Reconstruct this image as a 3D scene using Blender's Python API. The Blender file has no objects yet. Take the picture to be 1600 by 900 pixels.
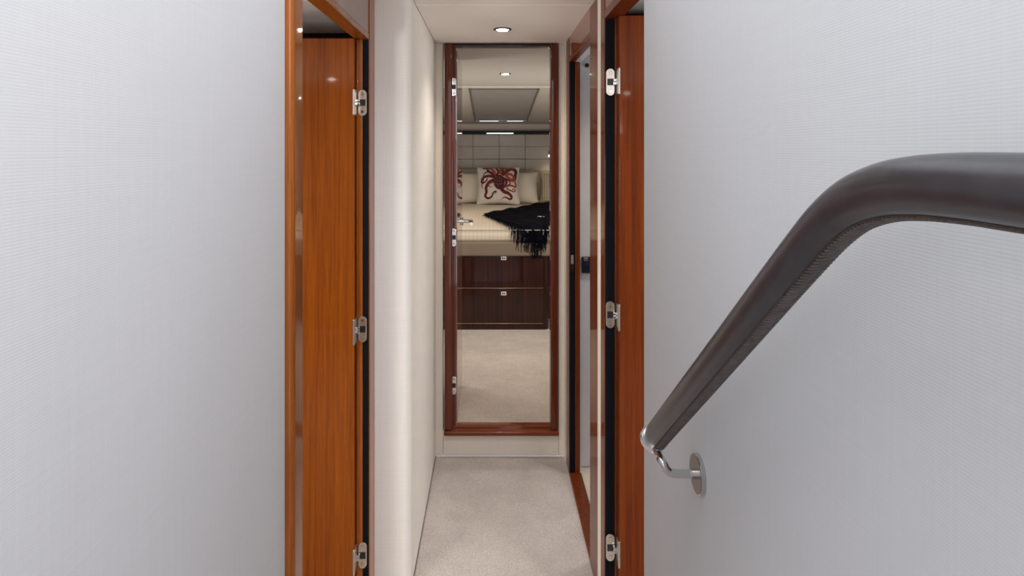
import bpy, bmesh, math, random
from mathutils import Vector, Matrix
random.seed(7)
S = bpy.context.scene
PI = math.pi
EYE = 1.648                                   # eye height above the corridor carpet

# ------------------------------------------------------------------ camera
cam_data = bpy.data.cameras.new('camera')
cam = bpy.data.objects.new('camera', cam_data)
S.collection.objects.link(cam)
cam.location = (0, 0, EYE)
cam.rotation_euler = (PI / 2, 0, 0)
cam_data.sensor_width = 36
cam_data.lens = 22.5
cam_data.shift_x = 32 / 1600
cam_data.shift_y = -215 / 1600
cam_data.clip_start = 0.02
S.camera = cam

# ------------------------------------------------------------------ world and large lights
world = bpy.data.worlds.new('world')
S.world = world
world.use_nodes = True
world.node_tree.nodes['Background'].inputs[0].default_value = (0.93, 0.95, 1.0, 1)
world.node_tree.nodes['Background'].inputs[1].default_value = 0.7
S.view_settings.view_transform = 'Standard'
S.view_settings.look = 'None'
S.view_settings.gamma = 1
S.view_settings.use_curve_mapping = False
S.view_settings.exposure = 1.13


def area(name, loc, target, sx, sy, power, col):
    d = bpy.data.lights.new(name, 'AREA')
    d.shape = 'RECTANGLE'
    d.size = sx
    d.size_y = sy
    d.energy = power
    d.color = col
    o = bpy.data.objects.new(name, d)
    S.collection.objects.link(o)
    o.location = loc
    o.rotation_euler = (Vector(target) - Vector(loc)).to_track_quat('-Z', 'Y').to_euler()
    return o


# daylight from the saloon windows above and behind the stairs
area('saloon_window_light', (0.50, -0.75, EYE + 0.55), (-0.44, 0.5, EYE - 0.1), 1.0, 0.9, 11, (0.97, 0.97, 1.0))
area('stairwell_light', (-0.1, 0.3, EYE + 1.35), (0.0, 1.5, 0.3), 0.8, 0.8, 6, (0.95, 0.97, 1.0))
# unseen fill lights added to brighten the corridor, cabins, bathroom and bedroom
area('left_cabin_fill', (-2.15, 0.6, 1.35), (0, 1.6, 1.2), 1.2, 0.5, 20, (1.0, 0.96, 0.9))
area('right_cabin_fill', (2.15, 0.4, 1.35), (0, 1.7, 1.2), 1.2, 0.5, 20, (1.0, 0.96, 0.9))
area('bathroom_fill', (1.55, 2.9, 1.3), (0, 2.9, 1.2), 0.7, 1.2, 1.5, (1.0, 0.97, 0.93))
area('bedroom_fill_left', (-1.27, 5.2, 1.25), (0, 5.6, 1.2), 1.8, 0.7, 9.5, (1.0, 0.95, 0.9))
area('bedroom_fill_right', (1.27, 5.2, 1.25), (0, 5.6, 1.2), 1.8, 0.7, 9.5, (1.0, 0.95, 0.9))


def spot(name, loc, power, col=(1, 0.86, 0.72), size=150, blend=0.8, rad=0.04):
    d = bpy.data.lights.new(name, 'SPOT')
    d.energy = power
    d.color = col
    d.spot_size = math.radians(size)
    d.spot_blend = blend
    d.shadow_soft_size = rad
    o = bpy.data.objects.new(name, d)
    S.collection.objects.link(o)
    o.location = loc
    return o


# ------------------------------------------------------------------ materials
def srgb(r, g, b):
    f = lambda c: (c / 255 / 12.92) if c / 255 <= 0.04045 else ((c / 255 + 0.055) / 1.055) ** 2.4
    return (f(r), f(g), f(b), 1)


def new_mat(name):
    m = bpy.data.materials.new(name)
    m.use_nodes = True
    nt = m.node_tree
    return m, nt, nt.nodes['Principled BSDF']


def N(nt, t, **kw):
    n = nt.nodes.new(t)
    for k, v in kw.items():
        if k in n.inputs.keys():
            n.inputs[k].default_value = v
        else:
            setattr(n, k, v)
    return n


def coords(nt, scale, rot=(0, 0, 0)):
    tc = N(nt, 'ShaderNodeTexCoord')
    mp = N(nt, 'ShaderNodeMapping')
    mp.inputs['Scale'].default_value = scale
    mp.inputs['Rotation'].default_value = rot
    nt.links.new(tc.outputs['Object'], mp.inputs['Vector'])
    return mp.outputs['Vector']


def ramp(nt, fac, stops):
    r = N(nt, 'ShaderNodeValToRGB')
    e = r.color_ramp.elements
    while len(e) < len(stops):
        e.new(0.5)
    for i, (p, c) in enumerate(stops):
        e[i].position = p
        e[i].color = c
    nt.links.new(fac, r.inputs[0])
    return r.outputs[0]


def mixc(nt, fac, a, b, mode='MIX'):
    m = N(nt, 'ShaderNodeMix', data_type='RGBA', blend_type=mode)
    for s, v in ((m.inputs[0], fac), (m.inputs[6], a), (m.inputs[7], b)):
        if hasattr(v, 'links'):
            nt.links.new(v, s)
        else:
            s.default_value = v
    return m.outputs[2]


def wood(name, dark, light, grain=(55, 55, 1.6), coat=1.0, ior=1.7, rough=0.05, base_rough=0.5, rot=(0, 0, 0), spec=0.12):
    m, nt, b = new_mat(name)
    v = coords(nt, grain, rot)
    n1 = N(nt, 'ShaderNodeTexNoise', Scale=1.0, Detail=5.0, Roughness=0.6, Distortion=0.6)
    nt.links.new(v, n1.inputs['Vector'])
    v2 = coords(nt, tuple(g * 6 for g in grain), rot)
    n2 = N(nt, 'ShaderNodeTexNoise', Scale=1.0, Detail=3.0, Roughness=0.7)
    nt.links.new(v2, n2.inputs['Vector'])
    c = ramp(nt, n1.outputs[0], [(0.32, dark), (0.68, light)])
    pore = ramp(nt, n2.outputs[0], [(0.38, (0.55, 0.5, 0.45, 1)), (0.55, (1, 1, 1, 1))])
    c = mixc(nt, 0.55, c, pore, 'MULTIPLY')
    nt.links.new(c, b.inputs['Base Color'])
    b.inputs['Roughness'].default_value = base_rough
    b.inputs['Specular IOR Level'].default_value = spec
    b.inputs['Coat Weight'].default_value = coat
    b.inputs['Coat Roughness'].default_value = rough
    b.inputs['Coat IOR'].default_value = ior
    return m


def plain(name, col, rough=0.5, metal=0.0, coat=0.0, spec=0.5, emit=0, emit_col=None, var=0.0, vscale=8):
    m, nt, b = new_mat(name)
    b.inputs['Base Color'].default_value = col
    if var:
        n = N(nt, 'ShaderNodeTexNoise', Scale=vscale, Detail=4.0)
        nt.links.new(coords(nt, (1, 1, 1)), n.inputs['Vector'])
        lo = tuple(c * (1 - var) for c in col[:3]) + (1,)
        hi = tuple(min(1, c * (1 + var)) for c in col[:3]) + (1,)
        nt.links.new(ramp(nt, n.outputs[0], [(0.3, lo), (0.7, hi)]), b.inputs['Base Color'])
    b.inputs['Roughness'].default_value = rough
    b.inputs['Metallic'].default_value = metal
    b.inputs['Coat Weight'].default_value = coat
    b.inputs['Specular IOR Level'].default_value = spec
    if emit:
        b.inputs['Emission Color'].default_value = emit_col or col
        b.inputs['Emission Strength'].default_value = emit
    return m


def weave(name, col, rib_axis, thread_axis, pitch=0.0032, tpitch=0.0021, amp=0.016, tamp=0.004, bump=0.04, slub=0.06):
    """woven wall fabric: ribs stacked along one axis, finer threads along another, slubs and mottling"""
    m, nt, b = new_mat(name)
    tc = N(nt, 'ShaderNodeTexCoord')
    sep = N(nt, 'ShaderNodeSeparateXYZ')
    nt.links.new(tc.outputs['Object'], sep.inputs[0])
    wob = N(nt, 'ShaderNodeTexNoise', Scale=25.0, Detail=2.0)
    nt.links.new(tc.outputs['Object'], wob.inputs['Vector'])

    def M(op, a, c):
        n = N(nt, 'ShaderNodeMath', operation=op)
        for i, v in enumerate((a, c)):
            if v is None:
                continue
            if hasattr(v, 'links'):
                nt.links.new(v, n.inputs[i])
            else:
                n.inputs[i].default_value = v
        return n.outputs[0]
    w = M('MULTIPLY', wob.outputs[0], 2.2)
    rib = M('SINE', M('ADD', M('MULTIPLY', sep.outputs[rib_axis], 2 * PI / pitch), w), None)
    thr = M('SINE', M('ADD', M('MULTIPLY', sep.outputs[thread_axis], 2 * PI / tpitch), w), None)
    sc = [6, 6, 6]
    sc[rib_axis] = 260
    slubn = N(nt, 'ShaderNodeTexNoise', Scale=1.0, Detail=3.0, Roughness=0.6)
    nt.links.new(coords(nt, tuple(sc)), slubn.inputs['Vector'])
    sc2 = [4, 4, 4]
    sc2[thread_axis] = 190
    slub2 = N(nt, 'ShaderNodeTexNoise', Scale=1.0, Detail=3.0, Roughness=0.6)
    nt.links.new(coords(nt, tuple(sc2)), slub2.inputs['Vector'])
    mott = N(nt, 'ShaderNodeTexNoise', Scale=3.0, Detail=3.0)
    nt.links.new(tc.outputs['Object'], mott.inputs['Vector'])
    s = M('ADD', M('MULTIPLY', rib, amp), M('MULTIPLY', thr, tamp))
    s = M('ADD', s, M('MULTIPLY', M('SUBTRACT', slubn.outputs[0], 0.5), slub))
    s = M('ADD', s, M('MULTIPLY', M('SUBTRACT', slub2.outputs[0], 0.5), slub))
    s = M('ADD', s, M('MULTIPLY', M('SUBTRACT', mott.outputs[0], 0.5), 0.05))
    s = M('ADD', s, 1.0)
    vm = N(nt, 'ShaderNodeVectorMath', operation='SCALE')
    vm.inputs[0].default_value = col[:3]
    nt.links.new(s, vm.inputs['Scale'])
    nt.links.new(vm.outputs[0], b.inputs['Base Color'])
    b.inputs['Roughness'].default_value = 0.85
    b.inputs['Specular IOR Level'].default_value = 0.2
    bp = N(nt, 'ShaderNodeBump', Strength=bump, Distance=0.0006)
    nt.links.new(M('ADD', rib, M('MULTIPLY', thr, 0.5)), bp.inputs['Height'])
    nt.links.new(bp.outputs[0], b.inputs['Normal'])
    return m


def carpet(name, col):
    m, nt, b = new_mat(name)
    tc = N(nt, 'ShaderNodeTexCoord')
    n1 = N(nt, 'ShaderNodeTexNoise', Scale=260.0, Detail=2.0, Roughness=0.7)
    n2 = N(nt, 'ShaderNodeTexNoise', Scale=8.0, Detail=5.0, Roughness=0.65)
    vo = N(nt, 'ShaderNodeTexVoronoi', Scale=150.0)
    nt.links.new(coords(nt, (1, 1, 1), (0, 0, 0.78)), vo.inputs['Vector'])
    for n in (n1, n2):
        nt.links.new(tc.outputs['Object'], n.inputs['Vector'])
    lo = tuple(c * 0.8 for c in col[:3]) + (1,)
    hi = tuple(min(1, c * 1.16) for c in col[:3]) + (1,)
    c = ramp(nt, n1.outputs[0], [(0.35, lo), (0.65, hi)])
    c2 = ramp(nt, n2.outputs[0], [(0.3, (0.84, 0.83, 0.83, 1)), (0.68, (1, 1, 1, 1))])
    c3 = ramp(nt, vo.outputs['Distance'], [(0.1, (1, 1, 1, 1)), (0.8, (0.8, 0.8, 0.8, 1))])
    c = mixc(nt, 1.0, mixc(nt, 1.0, c, c2, 'MULTIPLY'), c3, 'MULTIPLY')
    nt.links.new(c, b.inputs['Base Color'])
    b.inputs['Roughness'].default_value = 0.95
    b.inputs['Specular IOR Level'].default_value = 0.1
    bp = N(nt, 'ShaderNodeBump', Strength=0.5, Distance=0.003)
    nt.links.new(n1.outputs[0], bp.inputs['Height'])
    nt.links.new(bp.outputs[0], b.inputs['Normal'])
    return m


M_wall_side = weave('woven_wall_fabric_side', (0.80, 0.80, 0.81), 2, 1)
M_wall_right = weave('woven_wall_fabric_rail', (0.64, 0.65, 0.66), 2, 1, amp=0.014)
M_wall_return = weave('woven_wall_fabric_return', (0.85, 0.84, 0.81), 0, 2, pitch=0.0068, amp=0.045, slub=0.09)
M_wall_end = weave('woven_wall_fabric_end', (0.90, 0.83, 0.73), 0, 2, amp=0.02, slub=0.05)
M_ceiling = weave('ceiling_lining', (0.92, 0.86, 0.81), 1, 0, amp=0.006, tamp=0.004, bump=0.05, slub=0.02)
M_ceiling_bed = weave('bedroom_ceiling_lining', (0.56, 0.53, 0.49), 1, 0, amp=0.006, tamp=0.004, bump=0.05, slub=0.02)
M_carpet = carpet('corridor_carpet', (0.68, 0.63, 0.60, 1))
M_carpet_bed = carpet('bedroom_carpet', (0.66, 0.585, 0.52, 1))
M_teak = wood('teak_door_veneer', srgb(126, 58, 0), srgb(162, 84, 4), (70, 70, 1.3), ior=1.35, coat=0.8)
M_teak_trim = wood('teak_trim', srgb(140, 72, 16), srgb(176, 98, 30), (60, 60, 1.2), ior=1.45, coat=0.8)
M_cherry = wood('cherry_door_veneer', srgb(92, 34, 0), srgb(130, 58, 6), (60, 60, 1.2), ior=1.35, coat=0.8)
M_cherry_trim = wood('cherry_trim', srgb(92, 38, 10), srgb(124, 56, 16), (60, 60, 1.2), ior=1.4, coat=0.5)
M_end_trim = wood('dark_cherry_trim', srgb(84, 34, 14), srgb(116, 50, 20), (60, 60, 1.2), ior=1.5, coat=0.8)
M_cherry_flat = wood('cherry_trim_horizontal', srgb(104, 40, 8), srgb(142, 62, 16), (1.5, 50, 50), ior=1.4)
M_header = wood('lacquered_header_panel', srgb(110, 50, 26), srgb(150, 76, 42), (50, 1.2, 50), ior=2.3, rough=0.02)
M_rose = wood('rosewood_bed_front', srgb(28, 8, 5), srgb(62, 22, 13), (60, 60, 1.1), ior=1.4, rough=0.06)
M_rose_dark = wood('dark_rosewood', srgb(26, 10, 7), srgb(52, 22, 14), (45, 45, 1.1), ior=1.5)
M_seal = plain('navy_rubber_seal', srgb(8, 12, 20), 0.7, spec=0.15, var=0.2, vscale=60)
M_chrome = plain('polished_steel', (0.64, 0.63, 0.62, 1), 0.12, 1.0, var=0.03)
M_satin = plain('satin_nickel', (0.60, 0.55, 0.48, 1), 0.3, 1.0, var=0.05, vscale=60)
M_black = plain('black_plastic', (0.012, 0.012, 0.014, 1), 0.35, var=0.2)
M_bronze = plain('dark_bronze', (0.05, 0.03, 0.025, 1), 0.25, 0.8, var=0.1)
M_white = plain('white_bathroom_panel', (0.74, 0.76, 0.8, 1), 0.25, coat=0.3, var=0.03)
M_cream = plain('cream_vinyl', (0.78, 0.72, 0.63, 1), 0.5, var=0.04)
M_cabin_ceiling = plain('cabin_ceiling_lining', (0.82, 0.82, 0.81, 1), 0.8, var=0.03)
M_lamp = plain('lamp_glass', (1, 1, 1, 1), 0.4, emit=30, emit_col=(1, 0.93, 0.82, 1), var=0.01)
M_edge_bead = plain('dark_edge_bead', (0.2, 0.18, 0.16, 1), 0.9, var=0.1)

# ------------------------------------------------------------------ geometry helpers


def box(bm, x0, x1, y0, y1, z0, z1, bev=0.0, seg=2):
    r = bmesh.ops.create_cube(bm, size=1)
    vs = r['verts']
    for v in vs:
        v.co = Vector(((x0 + x1) / 2 + v.co.x * (x1 - x0), (y0 + y1) / 2 + v.co.y * (y1 - y0), (z0 + z1) / 2 + v.co.z * (z1 - z0)))
    if bev > 0:
        es = list({e for v in vs for e in v.link_edges})
        bmesh.ops.bevel(bm, geom=es, offset=bev, segments=seg, affect='EDGES', profile=0.5)


def cyl(bm, p0, p1, r0, r1=None, seg=24, cap=True):
    p0 = Vector(p0)
    p1 = Vector(p1)
    r1 = r0 if r1 is None else r1
    d = p1 - p0
    M = Matrix.Translation((p0 + p1) / 2) @ d.to_track_quat('Z', 'Y').to_matrix().to_4x4()
    bmesh.ops.create_cone(bm, cap_ends=cap, segments=seg, radius1=r0, radius2=r1, depth=d.length, matrix=M)


def frames(pts):
    pts = [Vector(p) for p in pts]
    out = []
    for i, p in enumerate(pts):
        t = (pts[min(i + 1, len(pts) - 1)] - pts[max(i - 1, 0)]).normalized()
        out.append((p, t))
    return out


def tube(bm, pts, rad, seg=16, cap=True):
    fr = frames(pts)
    rings = []
    n = None
    for i, (p, t) in enumerate(fr):
        if n is None:
            a = Vector((1, 0, 0)) if abs(t.x) < 0.9 else Vector((0, 1, 0))
            n = (a - t * a.dot(t)).normalized()
        else:
            n = (n - t * n.dot(t)).normalized()
        b = t.cross(n)
        r = rad(i / (len(fr) - 1)) if callable(rad) else rad
        rings.append([bm.verts.new(p + (n * math.cos(2 * PI * k / seg) + b * math.sin(2 * PI * k / seg)) * r) for k in range(seg)])
    for a, c in zip(rings, rings[1:]):
        for k in range(seg):
            bm.faces.new((a[k], a[(k + 1) % seg], c[(k + 1) % seg], c[k]))
    if cap:
        bm.faces.new(list(reversed(rings[0])))
        bm.faces.new(rings[-1])


def spline(pts, n):
    """Catmull-Rom through pts"""
    P = [Vector(p) for p in pts]
    P = [2 * P[0] - P[1]] + P + [2 * P[-1] - P[-2]]
    out = []
    for i in range(1, len(P) - 2):
        for k in range(n):
            t = k / n
            a, b, c, d = P[i - 1:i + 3]
            out.append(0.5 * ((2 * b) + (c - a) * t + (2 * a - 5 * b + 4 * c - d) * t * t + (3 * b - a - 3 * c + d) * t ** 3))
    out.append(P[-2])
    return out


def ext(bm, prof, axis, a0, a1):
    """extrude a closed 2-D profile; axis 2: prof=(x,y) along z, axis 0: prof=(y,z) along x"""
    def mk(q, a):
        return (q[0], q[1], a) if axis == 2 else (a, q[0], q[1]) if axis == 0 else (q[0], a, q[1])
    A = [bm.verts.new(mk(q, a0)) for q in prof]
    B = [bm.verts.new(mk(q, a1)) for q in prof]
    n = len(prof)
    for i in range(n):
        bm.faces.new((A[i], A[(i + 1) % n], B[(i + 1) % n], B[i]))
    bm.faces.new(list(reversed(A)))
    bm.faces.new(B)


def wpos(o):
    p = Vector(o.location)
    while o.parent:
        o = o.parent
        p += Vector(o.location)
    return p


def obj(name, bm, mat, parent=None, smooth=False, angle=40, origin=None):
    bmesh.ops.recalc_face_normals(bm, faces=bm.faces[:])
    lo = Vector([min(v.co[i] for v in bm.verts) for i in range(3)])
    hi = Vector([max(v.co[i] for v in bm.verts) for i in range(3)])
    og = Vector(origin) if origin else Vector(((lo.x + hi.x) / 2, (lo.y + hi.y) / 2, lo.z))
    for v in bm.verts:
        v.co -= og
    me = bpy.data.meshes.new(name)
    if smooth:
        for f in bm.faces:
            f.smooth = True
        for e in bm.edges:
            if len(e.link_faces) == 2 and e.calc_face_angle(0) > math.radians(angle):
                e.smooth = False
    bm.to_mesh(me)
    bm.free()
    for m in (mat if isinstance(mat, (list, tuple)) else [mat]):
        me.materials.append(m)
    o = bpy.data.objects.new(name, me)
    S.collection.objects.link(o)
    if smooth and angle == 40:
        wn = o.modifiers.new('weighted normals', 'WEIGHTED_NORMAL')
        wn.keep_sharp = True
    if parent:
        o.parent = parent
        o.location = og - wpos(parent)
    else:
        o.location = og
    return o


def tag(o, label=None, cat=None, group=None, kind=None):
    for k, v in (('label', label), ('category', cat), ('group', group), ('kind', kind)):
        if v:
            o[k] = v
    return o


def thing(name, loc, label, cat, group=None, kind=None):
    o = bpy.data.objects.new(name, None)
    S.collection.objects.link(o)
    o.location = loc
    o.empty_display_size = 0.05
    return tag(o, label, cat, group, kind)


def B():
    return bmesh.new()


def copy_tree(o, parent=None):
    c = o.copy()
    S.collection.objects.link(c)
    c.parent = parent
    for ch in list(o.children):
        copy_tree(ch, c)
    return c


def H(h):
    return EYE + h


# ================================================================== STRUCTURE
TOP = 0.576
# --- corridor floor and cabin floors
bm = B()
box(bm, -0.44, 0.395, -0.9, 2.40, -0.03, 0.0)
box(bm, -0.302, 0.395, 2.40, 3.45, -0.03, 0.0)
tag(obj('floor', bm, M_carpet), 'pale grey beige carpet of the narrow corridor', 'floor', kind='structure')
bm = B()
box(bm, -2.2, -0.46, -1.3, 2.73, -0.04, -0.005)
tag(obj('floor_left_cabin', bm, M_carpet_bed), 'carpet inside the left cabin behind the open door', 'floor', kind='structure')
bm = B()
box(bm, 0.455, 2.0, 2.40, 3.40, -0.04, -0.004)
tag(obj('floor_bathroom', bm, M_cream), 'cream vinyl floor beyond the wooden sill on the right', 'floor', kind='structure')
bm = B()
box(bm, 0.455, 2.2, -2.8, 2.36, -0.04, -0.005)
tag(obj('floor_right_cabin', bm, M_carpet_bed), 'carpet inside the right cabin behind the open door', 'floor', kind='structure')
bm = B()
box(bm, -1.3, 1.3, 3.50, 8.2, 0.08, H(-1.505))
tag(obj('floor_bedroom', bm, M_carpet_bed), 'beige carpet of the bedroom seen through the end doorway', 'floor', kind='structure')

# --- stairwell wall left (near) with softly rounded far corner
Zb, Zt = 0.0, H(1.0)
bm = B()
box(bm, -0.50, -0.44, -0.9, 1.366, Zb, Zt, 0.004)
tag(obj('wall_left', bm, M_wall_side), 'white woven fabric wall filling the left of the view', 'wall', kind='structure')
# --- stairwell wall right with the handrail
bm = B()
prof = [(0.46, -0.9), (0.46, 1.563)]
for k in range(7):
    a = k / 6 * PI / 2
    prof.append((0.37 + 0.012 - 0.012 * math.sin(a), 1.563 - 0.012 + 0.012 * math.cos(a)))
prof.append((0.37, -0.9))
ext(bm, prof, 2, Zb, Zt)
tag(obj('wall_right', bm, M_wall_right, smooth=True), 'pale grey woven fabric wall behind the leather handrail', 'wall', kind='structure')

# --- corridor wall left: return face, rounded corner, side face
bm = B()
R = 0.035
prof = [(-0.49, 2.402), (-0.49, 3.50), (-0.302, 3.50)]
for k in range(0, 9):
    a = k / 8 * PI / 2
    prof.append((-0.302 - R + R * math.cos(a), 2.402 + R - R * math.sin(a)))
ext(bm, prof, 2, 0, H(0.62))
tag(obj('wall_corridor_left', bm, M_wall_return, smooth=True), 'cream fabric corridor wall with a rounded corner left of the end door', 'wall', kind='structure')

# --- right side wall pieces between the doorways
bm = B()
box(bm, 0.395, 0.455, 2.312, 2.384, 0, H(TOP))
tag(obj('wall_right_pier', bm, M_wall_end), 'thin cream fabric strip between the two right doorways', 'wall', kind='structure')
bm = B()
box(bm, 0.393, 0.455, 3.38, 3.46, 0, H(TOP))
tag(obj('wall_right_corner', bm, M_wall_end), 'cream fabric strip in the corner right of the end door', 'wall', kind='structure')

# --- end wall around the raised doorway (panel joints are real gaps)
bm = B()
yw = 3.45
zs = H(-1.51)
box(bm, -0.302, -0.262, yw, 3.50, 0, H(TOP), 0.001, 1)
box(bm, 0.362, 0.395, yw, 3.50, 0, H(TOP), 0.001, 1)
box(bm, -0.2605, 0.3605, yw, 3.50, 0, zs, 0.001, 1)
box(bm, -0.302, 0.395, yw + 0.02, 3.495, 0, zs - 0.01)
tag(obj('wall_end', bm, M_wall_end), 'cream panelled wall framing the raised end doorway', 'wall', kind='structure')

# --- corridor ceiling with a panel joint
bm = B()
box(bm, -0.30, 0.397, 1.55, 2.537, H(TOP), H(TOP) + 0.03, 0.002, 1)
box(bm, -0.30, 0.397, 2.540, 3.50, H(TOP), H(TOP) + 0.03, 0.002, 1)
box(bm, -0.44, -0.30, 1.55, 2.42, H(TOP), H(TOP) + 0.03)
box(bm, -0.30, 0.397, 1.6, 3.50, H(TOP) + 0.012, H(TOP) + 0.04)
tag(obj('ceiling', bm, M_ceiling), 'beige lined ceiling panels over the corridor', 'ceiling', kind='structure')

# --- dark skirting bead along the left carpet edge
bm = B()
tube(bm, [(-0.300, 2.44 + i * 0.05, 0.003) for i in range(21)], 0.003, 8)
tag(obj('baseboard_left', bm, M_edge_bead), 'dark stitched carpet edge along the left corridor wall', 'baseboard', kind='structure')

# --- left cabin shell
LC = 0.50
bm = B()
box(bm, -2.2, -0.49, -1.3, 2.13, H(LC), H(LC) + 0.03, 0.002, 1)
box(bm, -2.2, -0.49, 2.133, 2.75, H(LC), H(LC) + 0.03, 0.002, 1)
box(bm, -2.2, -0.49, -1.3, 2.75, H(LC) + 0.01, H(LC) + 0.04)
tag(obj('ceiling_left_cabin', bm, M_cabin_ceiling), 'grey lined ceiling seen over the left open door', 'ceiling', kind='structure')
bm = B()
box(bm, -2.25, -2.2, -1.3, 2.78, 0, H(LC))
box(bm, -2.2, -0.5, -1.35, -1.3, 0, H(LC))
box(bm, -0.50, -0.45, -1.35, -0.9, 0, H(LC))
tag(obj('wall_left_cabin', bm, M_teak), 'teak wall inside the left cabin', 'wall', kind='structure')
bm = B()
box(bm, -2.2, -0.50, 2.73, 2.78, 0, H(LC))
tag(obj('wall_left_cabin_far', bm, M_rose_dark), 'dark wood bulkhead behind the left open door', 'wall', kind='structure')
# --- right cabin shell
RC = 0.505
bm = B()
box(bm, 0.455, 2.2, -2.8, 2.365, H(RC), H(RC) + 0.03)
tag(obj('ceiling_right_cabin', bm, M_cabin_ceiling), 'pale ceiling seen over the right open door', 'ceiling', kind='structure')
bm = B()
box(bm, 2.2, 2.25, -2.8, 2.40, 0, H(RC))
box(bm, 0.46, 2.2, -2.85, -2.8, 0, H(RC))
box(bm, 0.41, 0.46, -2.85, -0.9, 0, H(RC))
tag(obj('wall_right_cabin', bm, M_cherry), 'cherry wall inside the right cabin', 'wall', kind='structure')
bm = B()
box(bm, 0.46, 2.2, 2.36, 2.40, 0, H(RC))
tag(obj('wall_right_cabin_far', bm, M_rose_dark), 'dark wood bulkhead behind the right open door', 'wall', kind='structure')
# --- bathroom shell
bm = B()
box(bm, 0.448, 2.0, 3.336, 3.40, 0, H(0.55))
box(bm, 1.6, 1.65, 2.40, 3.336, 0, H(0.55))
tag(obj('wall_bathroom', bm, M_white), 'glossy white bathroom panel seen through the right side doorway', 'wall', kind='structure')
bm = B()
box(bm, 0.455, 1.65, 2.40, 3.336, H(0.55), H(0.58))
tag(obj('ceiling_bathroom', bm, M_white), 'white bathroom ceiling', 'ceiling', kind='structure')

# ================================================================== DOOR FRAMES
zf = -0.004


def frame_left():
    t = thing('trim_1', (-0.46, 2.3, 0), 'glossy teak frame around the left cabin doorway', 'door frame', kind='structure')
    bm = B()
    box(bm, -0.49, -0.422, 1.366, 1.440, 0, H(1.0), 0.012, 5)
    obj('near_casing', bm, M_teak_trim, t, True)
    bm = B()
    box(bm, -0.49, -0.438, 2.30, 2.402, 0, H(TOP), 0.004, 3)
    obj('far_casing', bm, M_teak_trim, t, True)
    bm = B()
    box(bm, -0.484, -0.461, 2.288, 2.302, 0, H(0.398), 0.003, 2)
    obj('door_stop', bm, M_teak_trim, t, True)
    bm = B()
    box(bm, -0.461, -0.4415, 2.294, 2.302, 0, H(0.397), 0.001, 1)
    obj('rubber_seal', bm, M_seal, t)
    bm = B()
    box(bm, -0.49, -0.44, 1.43, 2.31, H(0.398), H(0.42), 0.003, 2)
    obj('head_casing', bm, M_teak_trim, t, True)
    bm = B()
    box(bm, -0.48, -0.441, 1.43, 2.305, H(0.42), H(TOP) + 0.35)
    obj('header_panel', bm, M_header, t)
    return t


def frame_right():
    t = thing('trim_2', (0.42, 2.23, 0), 'glossy cherry frame around the near right cabin doorway', 'door frame', kind='structure')
    bm = B()
    box(bm, 0.394, 0.455, 2.23, 2.312, 0, H(TOP) + 0.05, 0.004, 3)
    obj('far_casing', bm, M_cherry_trim, t, True)
    bm = B()
    box(bm, 0.427, 0.440, 2.216, 2.232, 0, H(0.46), 0.003, 2)
    obj('door_stop', bm, M_cherry_trim, t, True)
    bm = B()
    box(bm, 0.396, 0.427, 2.224, 2.231, 0, H(0.457), 0.001, 1)
    obj('rubber_seal', bm, M_seal, t)
    bm = B()
    box(bm, 0.395, 0.455, 1.56, 2.24, H(0.46), H(0.49), 0.003, 2)
    obj('head_casing', bm, M_cherry_trim, t, True)
    bm = B()
    box(bm, 0.396, 0.445, 1.56, 2.235, H(0.49), H(TOP) + 0.35)
    obj('header_panel', bm, M_header, t)
    return t


def frame_bath():
    t = thing('trim_3', (0.42, 2.9, 0), 'glossy cherry frame and sill of the doorway nearest the end wall', 'door frame', kind='structure')
    bm = B()
    box(bm, 0.394, 0.455, 2.384, 2.565, 0, H(TOP), 0.004, 3)
    obj('near_casing', bm, M_cherry_trim, t, True)
    bm = B()
    box(bm, 0.394, 0.45, 3.25, 3.38, 0, H(TOP), 0.004, 3)
    obj('far_casing', bm, M_cherry_trim, t, True)
    bm = B()
    box(bm, 0.423, 0.444, 3.238, 3.253, 0, H(0.45), 0.003, 2)
    obj('door_stop', bm, M_cherry_trim, t, True)
    bm = B()
    box(bm, 0.3965, 0.423, 3.244, 3.253, 0, H(0.447), 0.001, 1)
    obj('rubber_seal', bm, M_seal, t)
    bm = B()
    box(bm, 0.395, 0.425, 2.56, 3.26, H(0.45), H(0.475), 0.003, 2)
    obj('head_casing', bm, M_cherry_trim, t, True)
    bm = B()
    box(bm, 0.425, 0.455, 2.56, 3.33, H(0.448), H(0.475))
    obj('head_lining', bm, M_white, t)
    bm = B()
    box(bm, 0.3955, 0.445, 2.56, 3.255, H(0.475), H(TOP))
    obj('header_panel', bm, M_header, t)
    bm = B()
    box(bm, 0.394, 0.456, 2.3, 3.25, -0.02, 0.014, 0.005, 3)
    obj('sill', bm, M_cherry_trim, t, True)
    # strike plate with two screws and a latch slot
    bm = B()
    plate_shape(bm, 0.409, -0.5725 + 0.0, 0.010, 0.049, 3.2425, 0.003)
    s = obj('strike_plate', bm, M_bronze, t, True)
    for dz in (-0.040, 0.040):
        bm = B()
        cyl(bm, (0.409, 3.2425, H(-0.5525) + dz), (0.409, 3.2385, H(-0.5525) + dz), 0.0035, seg=12)
        obj('screw', bm, M_chrome, s, True)
    bm = B()
    for k in range(3):
        box(bm, 0.402 + k * 0.005, 0.405 + k * 0.005, 3.2375, 3.2425, H(-0.5525) - 0.023, H(-0.5525) + 0.023, 0.001, 1)
    obj('latch_cover', bm, M_satin, s)
    return t


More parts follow.
